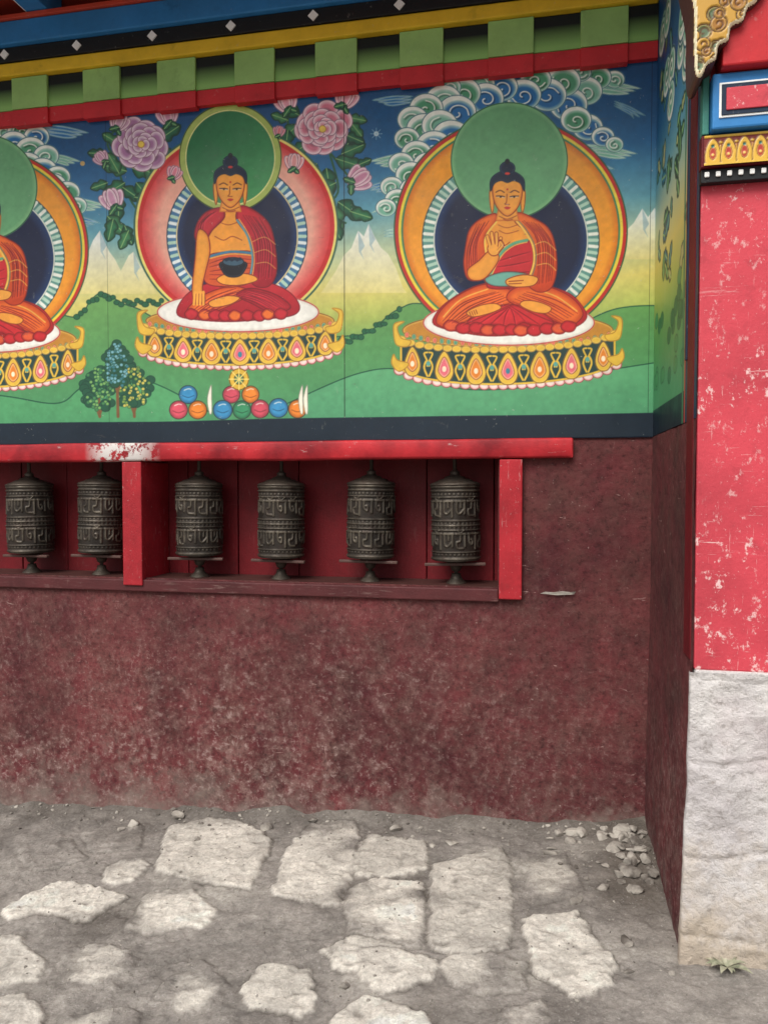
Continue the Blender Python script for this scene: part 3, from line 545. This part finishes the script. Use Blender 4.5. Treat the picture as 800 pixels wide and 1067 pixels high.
dent=.003*vn(np.cos(A)*3,B2*.1+np.sin(A)*3,1.0,2)
rr=RW-.006+.005*H+.006*np.clip(ring,0,1)+dent
P=np.stack([rr*np.cos(A),rr*np.sin(A),B],-1)
wearm=np.clip(.75+.5*fbm(np.cos(A)*2,B2*.12+np.sin(A)*2,.8,3,4),.3,1.1)
hh=np.clip((H*.9+ring*.7)*wearm,0,1)[...,None]; dc=lin(np.array((56,51,47)))*(1-hh)+lin(np.array((112,105,94)))*hh
drum0=grid('drum',P,BRZ,None,dc); dm=drum0.data; bpy.data.objects.remove(drum0)
def brz_lathe(nm,prof):
    o=lathe(nm,prof,BRZ); a=o.data.color_attributes.new('Col','FLOAT_COLOR','POINT'); c=np.ones((len(o.data.vertices),4),f32); c[:,:3]=lin(np.array((80,73,66))); a.data.foreach_set('color',c.ravel())
    d=o.data; bpy.data.objects.remove(o); return d
cap=brz_lathe('cap',[(.0,.0),(RW-.002,.0),(RW+.002,.006),(RW-.006,.012),(.085,.020),(.070,.028),(.050,.033),(.045,.040),(.026,.046),(.020,.055),(.024,.062),(.014,.068),(.009,.075),(.009,.12)])
basem=brz_lathe('base_collar',[(.009,-.105),(.009,-.06),(.02,-.055),(.024,-.045),(.03,-.03),(.05,-.014),(RW-.012,-.006),(RW-.002,0),(.0,.001)])
foot=brz_lathe('footing_cup',[(.0,.045),(.020,.044),(.024,.026),(.03,.018),(.045,.004),(.048,0)])
YW=.115
for i,(px,py) in enumerate([(33,580),(106,578),(208,580),(293,582),(386,580),(475,580)]):
    X=onY(px,py,YW)[0]; Z=1.158+.003*((i*5)%3)
    e=empty('prayer_wheel' if i==0 else 'prayer_wheel.%03d'%i,(X,YW,Z))
    d=add(dm,'drum',BRZ,e); d.rotation_euler=(0,0,i*1.3+.4)
    c=add(cap,'cap',BRZ,e); c.location=(0,0,HW)
    add(basem,'base_collar',BRZ,e)
    f=add(foot,'footing_cup',BRZ,e); f.location=(0,0,NZ0+.003-Z)
    cb=box('crossbar',-.138,.138,-.012,.010,-.028,-.015,BARW,e,.003); cb.rotation_euler=(0,0,.10*(i%3-1)); cb.location=(0,-.045,0)
    for s_ in (-1,1): box('crossbar_cleat_%d'%(s_+1),s_*.03-.008,s_*.03+.008,-.055,.04,-.028,-.0155,BARW,e,.002)
    e.rotation_euler=(random.uniform(-.012,.012),random.uniform(-.02,.02),0)
# ------------------------------------------------------------------ CORNICE + EAVES
ev=empty('temple_eaves')
zb=onY(440,84,-.07)[1]; zt=3.462
X10=onY(10,100,-.07)[0]; X655=onY(655,45,-.07)[0]; bw=(X655-X10)/15
k=-6; j=0
while True:
    xa_=X10+k*bw; 
    if xa_>XR-.02: break
    xe_=min(xa_+bw,XR-.014)
    if xe_-xa_>.02:
        if k%2==0:
            box('bracket_%d'%j,xa_,xe_,-.056,-.012,zb+.078,zt,GRN,ev,.003); box('bracket_tip_%d'%j,xa_,xe_,-.052,-.012,zb+.000,zb+.076,CRED,ev,.003)
        else:
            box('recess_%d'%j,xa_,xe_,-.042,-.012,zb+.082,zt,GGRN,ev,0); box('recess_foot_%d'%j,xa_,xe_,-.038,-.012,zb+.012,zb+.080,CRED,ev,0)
    k+=1; j+=1
box('yellow_moulding',-3.7,XR-.014,-.076,-.005,3.464,3.524,YEL,ev,.006)
box('black_fascia',-3.7,XR+.2,-.084,-.005,3.526,3.592,BLK,ev,.003)
X0d=onY(80,55,-.086)[0]; X5d=onY(510,2,-.086)[0]; sd_=(X5d-X0d)/5
for k in range(-3,9):
    xx=X0d+k*sd_
    if xx>XR: break
    o=box('diamond_%d'%k,-.017,.017,-.008,.0,-.017,.017,WHT,ev,.001); o.location=(xx,-.082,3.560); o.rotation_euler=(0,math.radians(45),0)
box('blue_beam',-3.7,XR+.2,-.110,-.005,3.594,3.700,BLUE,ev,.006)
box('red_moulding',-3.7,XR+.2,-.122,-.005,3.702,3.722,ORED,ev,.003)
box('ceiling_boards',-3.9,1.4,-.95,.6,3.84,3.88,ORED,ev,0)
for k in range(-6,3):
    X=-2.45+k*.52+.12; box('joist_%d'%(k+6),X-.055,X+.055,-.95,.0,3.726,3.838,BLUE,ev,.004); 
    box('joist_edge_%d'%(k+6),X-.062,X-.057,-.95,0,3.73,3.83,WHT,ev,0)
for k in range(3): box('ceiling_batten_%d'%k,-3.9,1.4,-.30-.22*k,-.28-.22*k,3.82,3.838,NAVY,ev,0)
box('eave_fascia',-3.9,1.4,-1.0,-.952,3.74,3.93,CRED,ev,.004)
box('roof_slab',-3.95,1.45,-1.08,.65,3.932,4.03,DW,ev,.01)
# ------------------------------------------------------------------ PILLAR
pl=empty('painted_pillar'); YP=-.93
zw=onY(760,700,YP)[1]; zc=onY(760,186,YP)[1]; XL=XR-.008
box('post_face',XL,1.3,YP,YP+.04,zw,zc+.9,REDP,pl,.006)
box('post_side',XL-.006,XL+.03,YP+.042,YP+.150,zw+.02,3.83,REDS,pl,.005)
box('post_side_trim',XL-.010,XL+.03,YP+.152,YP+.172,1.9,3.83,NAVY,pl,.003)
hs=np.arange(-.4,zw+.002,.008)
us=np.concatenate([np.linspace(0,.02,4),np.linspace(.028,.95,110)])
A,B=np.meshgrid(us,hs); cu=.02
lo=-.03*np.clip((.6-B)/.8,0,1); nf=.013*fbm(A,B,.16,4,1)+.008*fbm(A,B,.035,4,3)
pxx=np.where(A<=cu,XL-.014,XL-.014+(A-cu))+lo+.006*fbm(A*0,B,.12,4,5)*np.clip(1-A/.1,0,1)
rnd=np.clip(1-(A-cu)/.03,0,1)*(A>cu)
pyy=np.where(A<=cu,YP+.012-A*(.020/cu),YP-.015+.007*rnd)
course=.006*np.maximum(np.exp(-(((B-.25+.03*vn(A,B,.2,2))%.27-.13)/.008)**2),0)
pyy=pyy-nf*np.clip(A/cu,0,1)+course-.03*np.clip((.45-B)/.6,0,1)*np.clip(A/cu,.3,1)
grid('whitewashed_base',np.stack([pxx,pyy,B],-1),STONE,pl)
box('base_top',XL+.002,1.3,YP-.010,YP+.05,zw-.03,zw+.002,STONE,pl,.006)
def zP(py,y,px=765): return onY(px,py,y)[1]
y1=YP-.03; za,zb2=zP(188,y1),zP(174,y1); xl=XL-.002
box('bead_band',xl-.004,1.3,y1,YP-.002,za,zb2,BLK,pl,.002)
for k in range(26):
    o=box('bead_%d'%k,-.007,.007,-.006,.0,-.008,.008,WHT,pl,.003); o.location=(xl+.012+k*.031,y1,(za+zb2)/2+.003)
y2=YP-.045; zc1,zc2=zb2+.002,zP(138,y2)
box('frieze_board',xl-.006,1.3,y2+.003,YP-.002,zc1,zc2,REDS,pl,.002)
xx=np.arange(xl,1.25,.0025); z_=np.arange(zc1+.002,zc2-.002,.0025); A,B=np.meshgrid(xx,z_)
fc=Canvas(A*100,B*100,lambda a,b_:((a/100-xl)/.0025,(b_/100-zc1-.002)/.0025),.25)
fc.C[:]=(120,40,34); hold=cv; cv=fc; hgt=(zc2-zc1)*100
for k in range(18):
    X=(xl*100+2.4+k*4.3); Z=zc1*100+hgt*.42
    cv.fill([(X-1.9,Z-hgt*.36),(X-1.8,Z+hgt*.15),(X,Z+hgt*.44),(X+1.8,Z+hgt*.15),(X+1.9,Z-hgt*.36)],(222,176,66),rim=(246,216,120),rimw=.4,ol=(90,50,20),olw=.25)
    cv.ell(X,Z-.3,1.0,hgt*.2,(176,60,46),rim=(240,206,110),rimw=.4,ol=(100,50,20),olw=.2); cv.ell(X,Z+hgt*.2,.45,.45,(60,120,120)); cv.ell(X,Z-hgt*.08,.4,.4,(240,206,110))
    cv.stroke([(X+2.15,Z-hgt*.3),(X+2.15,Z+hgt*.2)],.35,(216,170,66),sm=False); cv.ell(X+2.15,Z+hgt*.3,.6,.5,(216,170,66),ol=(90,50,20),olw=.2)
cv=hold; fc.C[(B>zc2-.011)]=(222,180,70); fc.C[B<zc1+.009]=(222,180,70)
grid('carved_frieze',np.stack([A,np.full_like(A,y2)-.006*(fc.C[...,0]/255),B],-1),GILT,pl,lin(np.clip(fc.C,0,255)))
y3=YP-.07; xs_=onY(742,110,y3)[0]; zd1,zd2=zc2+.004,zP(74,y3)
box('beam_end_teal',xl-.004,xs_-.002,YP-.04,YP-.002,zd1,zd2+.2,TEAL,pl,.003)
box('beam_end_blue',xs_,1.3,y3,YP-.002,zd1,zd2,BLUE,pl,.006)
box('beam_end_white_line',xs_+.018,1.3,y3-.004,y3+.004,zd1+.030,zd2-.030,WHT,pl,.001)
box('beam_end_navy_line',xs_+.024,1.3,y3-.007,y3+.004,zd1+.036,zd2-.036,NAVY,pl,.001)
box('beam_end_red_panel',xs_+.036,1.3,y3-.011,y3+.004,zd1+.048,zd2-.048,REDP,pl,.002)
y4=YP-.10
box('upper_red_board',xs_+.02,1.3,y4,YP-.002,zd2+.004,3.5,CRED,pl,.005)
y5=y4-.02; sc_px=[(706,-90),(800,-90),(800,-20),(788,2),(779,9),(774,22),(762,28),(759,42),(749,48),(746,62),(737,68),(731,80),(724,78),(722,50),(722,10),(712,-40)]
SP=np.array([onY(a,b_,y5) for a,b_ in sc_px])*100
bx0,bx1,bz0,bz1=SP[:,0].min()/100-.01,SP[:,0].max()/100+.01,SP[:,1].min()/100-.01,SP[:,1].max()/100+.01
xx=np.arange(bx0,bx1,.003); z_=np.arange(bz0,bz1,.003); A,B=np.meshgrid(xx,z_)
bc=Canvas(A*100,B*100,lambda a,b_:((a/100-bx0)/.003,(b_/100-bz0)/.003),.3); bc.C[:]=(196,150,60)
sd=bc.sdp(cat(SP,True,4),bc.X,bc.Y); cv=bc
for i in range(70):
    X=random.uniform(bx0,bx1)*100; Z=random.uniform(bz0,bz1)*100; a0=random.uniform(0,6); r=random.uniform(1.3,2.4)
    cv.ell(X,Z,r,r,random.choice([(190,144,60),(160,110,44),(90,110,80)]),rim=(230,192,100),rimw=.7,ol=(76,44,24),olw=.4)
    cv.stroke([(X+r*.7*(1-q/8)*math.cos(a0+q*.8),Z+r*.7*(1-q/8)*math.sin(a0+q*.8)) for q in range(7)],.4,(90,54,26))
cv=hold; bc.C[np.abs(sd+.5)<.4]=(235,225,190)
ins=(sd<0); kp=ins[:-1,:-1]&ins[1:,1:]&ins[:-1,1:]&ins[1:,:-1]
yy=y5-.012*(bc.C[...,0]/255)+.012*np.clip(1+sd/1.0,0,1)
grid('scroll_bracket_face',np.stack([A,yy,B],-1),GILT,pl,lin(np.clip(bc.C,0,255)),keep=kp)
Q=cat(SP,True,4)/100; me=bpy.data.meshes.new('scroll_bracket_body'); n=len(Q)
me.from_pydata([(a,y5,b_) for a,b_ in Q]+[(a,YP-.001,b_) for a,b_ in Q],[],[(i,(i+1)%n,(i+1)%n+n,i+n) for i in range(n)]); add(me,'scroll_bracket_body',GILT,pl)
a=me.color_attributes.new('Col','FLOAT_COLOR','POINT'); a.data.foreach_set('color',np.tile(np.array([.10,.04,.04,1],f32),2*n))
# ------------------------------------------------------------------ GROUND
fx=np.arange(-3.3,1.2,.0065); fy=np.arange(-2.3,.06,.0065)
gx=np.concatenate([-3.3-np.cumsum(.03*1.25**np.arange(32))[::-1],fx,fx[-1]+np.cumsum(.03*1.25**np.arange(32))])
gy=np.concatenate([-2.3-np.cumsum(.03*1.25**np.arange(32))[::-1],fy,fy[-1]+np.cumsum(.05*1.3**np.arange(26))])
A,B=np.meshgrid(gx,gy)
gc=Canvas(A*100,B*100,lambda a,b_:(np.searchsorted(gx,a/100),np.searchsorted(gy,b_/100)))
S=np.zeros(A.shape,f32); Hs=np.zeros(A.shape,f32); Tn=np.zeros(A.shape,f32); Tone=np.zeros(A.shape,f32)
stones=[([(160,908),(175,862),(215,855),(250,858),(284,874),(272,905),(262,926),(205,921)],.95),
([(300,884),(325,860),(372,858),(376,888),(352,945),(318,940),(284,930)],.75),
([(370,886),(385,872),(440,877),(448,906),(410,914),(370,912)],.88),
([(362,928),(395,914),(441,920),(443,950),(438,988),(400,989),(360,984)],.7),
([(449,902),(480,893),(520,883),(532,905),(531,987),(490,992),(448,988)],.92),
([(0,953),(28,935),(62,919),(100,925),(134,936),(110,950),(88,962),(40,951),(10,960)],1),
([(106,912),(125,896),(156,899),(142,919),(118,924)],.85),
([(334,990),(360,977),(400,984),(456,1000),(446,1019),(400,1033),(370,1010),(346,1008)],1),
([(545,958),(566,953),(600,951),(618,976),(643,1002),(640,1026),(600,1042),(575,1020),(553,1012)],1),
([(250,1030),(286,1005),(325,1010),(334,1040),(314,1058),(262,1053)],1),
([(345,1063),(378,1040),(440,1057),(464,1092),(400,1112),(350,1098)],.95),
([(-30,985),(20,976),(32,990),(45,1002),(40,1024),(-20,1034)],1),
([(130,968),(160,929),(200,931),(228,950),(214,966),(150,976)],.65),
([(458,1001),(500,989),(552,1003),(540,1032),(500,1038),(470,1020)],.65),
([(-30,1046),(25,1038),(54,1056),(40,1086),(-20,1092)],.9),
([(60,995),(105,982),(145,998),(120,1030),(76,1026)],.45),
([(170,1010),(212,1002),(240,1030),(200,1060),(165,1045)],.40),([(515,1055),(562,1046),(584,1080),(530,1096)],.55),
([(545,900),(588,890),(606,925),(560,940)],.42),([(20,885),(66,870),(90,895),(34,910)],.46),([(84,868),(150,858),(150,882),(96,888)],.35),([(60,1062),(140,1052),(150,1100),(70,1112)],.5),([(210,1077),(300,1070),(310,1120),(220,1122)],.7),([(500,1100),(600,1110),(590,1150),(500,1150)],.8),([(80,1130),(180,1125),(190,1180),(90,1180)],.8),([(350,1130),(450,1135),(440,1200),(350,1190)],.8)]
wn=2.0*fbm(A,B,.10,3,2)+1.8*fbm(A,B,.03,4,5); blot=fbm(A,B,.13,5,6)
for ii,(P_,s_) in enumerate(stones):
    Q=np.array([onG(a,b_) for a,b_ in P_])*100
    Q=(cat(Q,True,3)*.25+np.array([Q[i]*(1-k/3)+Q[(i+1)%len(Q)]*k/3 for i in range(len(Q)) for k in range(3)])*.75)
    sl=gc.reg(Q[:,0].min()-4,Q[:,1].min()-4,Q[:,0].max()+4,Q[:,1].max()+4)
    if sl is None: continue
    sd=gc.sdp(Q,gc.X[sl],gc.Y[sl])+wn[sl]; mm=np.clip(.5-sd/.9,0,1); soft=np.clip(.35-sd/1.6,0,1)
    cover=np.clip(s_*1.25-.12-blot[sl]*(1.75-s_)*1.4-np.clip(1+sd/5,0,1)*(1.2-s_)*.9,0,1)
    Hs[sl]=np.maximum(Hs[sl],soft*(.3+.7*s_)); S[sl]=np.maximum(S[sl],mm*cover)
    Tone[sl]=np.where(mm>.1,.13*math.sin(ii*2.7),Tone[sl])
    gap=np.exp(-((sd-.55)/.5)**2)*np.clip(.55+blot[sl]*1.8,0,1); Tn[sl]=np.maximum(Tn[sl],gap*(.25+.75*s_))
base=gz(A)
dust=fbm(A,B,.4,5,3); cav=np.clip(fbm(A,B,.05,4,0)-.25,0,1)*Hs
Z=base+.012*fbm(A,B,.5,4,1)+.007*fbm(A,B,.07,4,4)+Hs*.011+.004*fbm(A,B,.02,3,7)-.006*Tn-.012*cav
Z+=.03*np.clip((B+.12)/.12,0,1)**1.5*(1+.8*vn(A,B,.12,6))
Z+=.035*np.exp(-(((A-.42)/.14)**2+((B+.2)/.26)**2))
c_d=lin(np.array((156,151,145))); c_s=lin(np.array((222,217,207))); c_k=lin(np.array((92,86,80)))
cc=c_d+0*A[...,None]
cc=cc*(1+.30*dust[...,None]+.34*fbm(A,B,.06,5,2)[...,None])
pale=np.clip(fbm(A,B,.22,6,7)*2.2-.3,0,1)[...,None]*.65; cc=cc*(1-pale)+c_s*.78*pale
dk=np.clip(fbm(A,B,.3,5,0)*2.2-.3,0,1)[...,None]*.6; cc=cc*(1-dk)+c_k*dk
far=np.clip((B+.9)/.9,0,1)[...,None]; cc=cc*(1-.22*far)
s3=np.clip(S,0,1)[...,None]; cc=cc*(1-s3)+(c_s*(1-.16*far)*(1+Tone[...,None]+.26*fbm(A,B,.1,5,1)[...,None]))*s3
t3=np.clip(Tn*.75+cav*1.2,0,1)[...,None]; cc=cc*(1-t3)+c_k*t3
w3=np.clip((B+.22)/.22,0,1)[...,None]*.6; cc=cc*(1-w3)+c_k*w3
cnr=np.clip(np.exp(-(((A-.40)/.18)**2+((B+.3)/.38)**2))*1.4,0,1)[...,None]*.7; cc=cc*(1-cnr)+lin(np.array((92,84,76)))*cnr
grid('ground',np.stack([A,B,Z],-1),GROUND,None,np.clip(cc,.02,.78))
def gh(x,y):
    j=min(np.searchsorted(gx,x),len(gx)-1); i=min(np.searchsorted(gy,y),len(gy)-1); return float(Z[i,j])
# ------------------------------------------------------------------ RUBBLE
import bmesh
bm=bmesh.new()
def rock(x,y,r,z=0,sub=2):
    t=bmesh.new(); bmesh.ops.create_icosphere(t,subdivisions=sub,radius=1)
    ax=[random.uniform(.75,1.4),random.uniform(.6,1.1),random.uniform(.4,.75)]
    pl_=[(Vector((random.uniform(-1,1),random.uniform(-1,1),random.uniform(-1,1))).normalized(),random.uniform(.4,.8)) for _ in range(9)]
    rot=Matrix.Rotation(random.uniform(0,6.3),3,'Z')@Matrix.Rotation(random.uniform(-.5,.5),3,'X')
    mp={}
    for v in t.verts:
        c=v.co.copy()
        for nrm,d_ in pl_:
            k=c.dot(nrm)-d_
            if k>0: c-=nrm*k*.98
        c=rot@Vector((c.x*ax[0],c.y*ax[1],c.z*ax[2]))*r
        mp[v.index]=bm.verts.new((c.x+x,c.y+y,c.z+gh(x,y)+r*.16+z))
    for f_ in t.faces: bm.faces.new([mp[v.index] for v in f_.verts])
    t.free()
for px,py,r in [(186,853,.05),(140,861,.04),(126,866,.026),(325,858,.034),(278,864,.040),(412,866,.032),(470,880,.03),(600,940,.034),(652,980,.036),(360,1026,.024),(655,1012,.026),(205,878,.02),(100,900,.02),(572,888,.034),(605,870,.045),(628,876,.045),(640,890,.04),(650,872,.055),(657,905,.045),(645,915,.038),(662,930,.035),(630,905,.03),(600,905,.02),(700,1015,.018),(450,882,.022),(300,860,.018),(530,880,.02)]:
    x,y=onG(px,py); rock(x,min(y,-.045),r*.85)
for i in range(60):
    x=.42-random.random()**1.8*.40; y=-.05-random.random()**1.4*.5
    rock(x,y,random.choice([.006,.01,.014,.02,.028])*random.uniform(.7,1.2))
for i in range(24): rock(.37+random.uniform(-.06,.05),-.08-random.random()*.38,random.uniform(.015,.036),random.uniform(0,.012))
for i in range(220): rock(random.uniform(-3,.4),-.03-random.random()**2*.24,random.uniform(.003,.014),0,1)
for i in range(900): rock(random.uniform(-3,1.1),-.1-random.random()*(2.0 if i%2 else 1.2),random.uniform(.002,.0065)*(1.5 if i%17==0 else 1),0,1)
me=bpy.data.meshes.new('rubble'); bm.to_mesh(me); bm.free(); add(me,'rubble',ROCK)
cx,cz=onY(580,618,-.012)
bm=bmesh.new(); vs=[bm.verts.new((cx+a*.8,-.0165+.002*(i%2),cz+b_*.6)) for i,(a,b_) in enumerate([(-.09,-.006),(-.06,.008),(-.02,.006),(.03,.014),(.07,.010),(.10,.016),(.09,-.006),(.05,-.010),(.0,-.014),(-.05,-.010)])]; bm.faces.new(vs)
me=bpy.data.meshes.new('exposed_chip'); bm.to_mesh(me); bm.free(); add(me,'exposed_chip',ROCK,wall)
# ------------------------------------------------------------------ WEED
m=Mt('weed_leaf',.6); m.set('Base Color',m.mix(m.mr(m.noise(40),.3,.7),L(100,108,84),L(176,172,150)))
wx,wy=onG(757,1012); wz=gh(wx,wy)+.004; bm=bmesh.new()
for i in range(13):
    a=i*2.4; ln=random.uniform(.035,.075); wd=ln*.16; lift=random.uniform(.1,.6); prev=None
    for k in range(7):
        t=k/6; r=ln*t; w=wd*math.sin(math.pi*min(1,t*.9+.08)); h=.006+lift*ln*math.sin(t*2.2)*.6
        c=Vector((wx+r*math.cos(a),wy+r*math.sin(a),wz+h)); s=Vector((-math.sin(a),math.cos(a),0))*w
        cur=(bm.verts.new(c-s+Vector((0,0,w*.4))),bm.verts.new(c),bm.verts.new(c+s+Vector((0,0,w*.4))))
        if prev: bm.faces.new((prev[0],prev[1],cur[1],cur[0])); bm.faces.new((prev[1],prev[2],cur[2],cur[1]))
        prev=cur
me=bpy.data.meshes.new('weed_plant'); bm.to_mesh(me); bm.free(); add(me,'weed_plant',m.m,smooth=True)
# ------------------------------------------------------------------ LIGHT, SKY, CAMERA
w=bpy.data.worlds.new('World'); scene.world=w; w.use_nodes=True; nt=w.node_tree
sky=nt.nodes.new('ShaderNodeTexSky'); sky.sky_type='NISHITA'; sky.sun_disc=False; EL,AZ=math.radians(50),math.radians(197)
sky.sun_elevation=EL; sky.sun_rotation=AZ; sky.dust_density=4; sky.air_density=1.0; sky.ozone_density=1
hs_=nt.nodes.new('ShaderNodeHueSaturation'); hs_.inputs['Saturation'].default_value=.5
nt.links.new(sky.outputs[0],hs_.inputs['Color']); nt.links.new(hs_.outputs[0],nt.nodes['Background'].inputs[0]); nt.nodes['Background'].inputs[1].default_value=.14
sl_=bpy.data.lights.new('sun','SUN'); sl_.energy=2.7; sl_.angle=math.radians(34); sl_.color=(1,.97,.92)
so=bpy.data.objects.new('sun',sl_); COL.objects.link(so)
dv=Vector((math.sin(AZ)*math.cos(EL),math.cos(AZ)*math.cos(EL),math.sin(EL))); so.rotation_euler=dv.to_track_quat('Z','Y').to_euler(); so.location=(0,-6,6)
cd=bpy.data.cameras.new('camera'); co=bpy.data.objects.new('camera',cd); COL.objects.link(co)
cd.sensor_fit='HORIZONTAL'; cd.sensor_width=36; cd.lens=36; cd.clip_end=2000; cd.clip_start=.05
M=Matrix.Identity(4)
for i in range(3): M[i][0]=R[i]; M[i][1]=U[i]; M[i][2]=-F[i]; M[i][3]=CAM[i]
co.matrix_world=M; scene.camera=co
scene.view_settings.view_transform='Standard'; scene.view_settings.look='None'; scene.view_settings.exposure=0
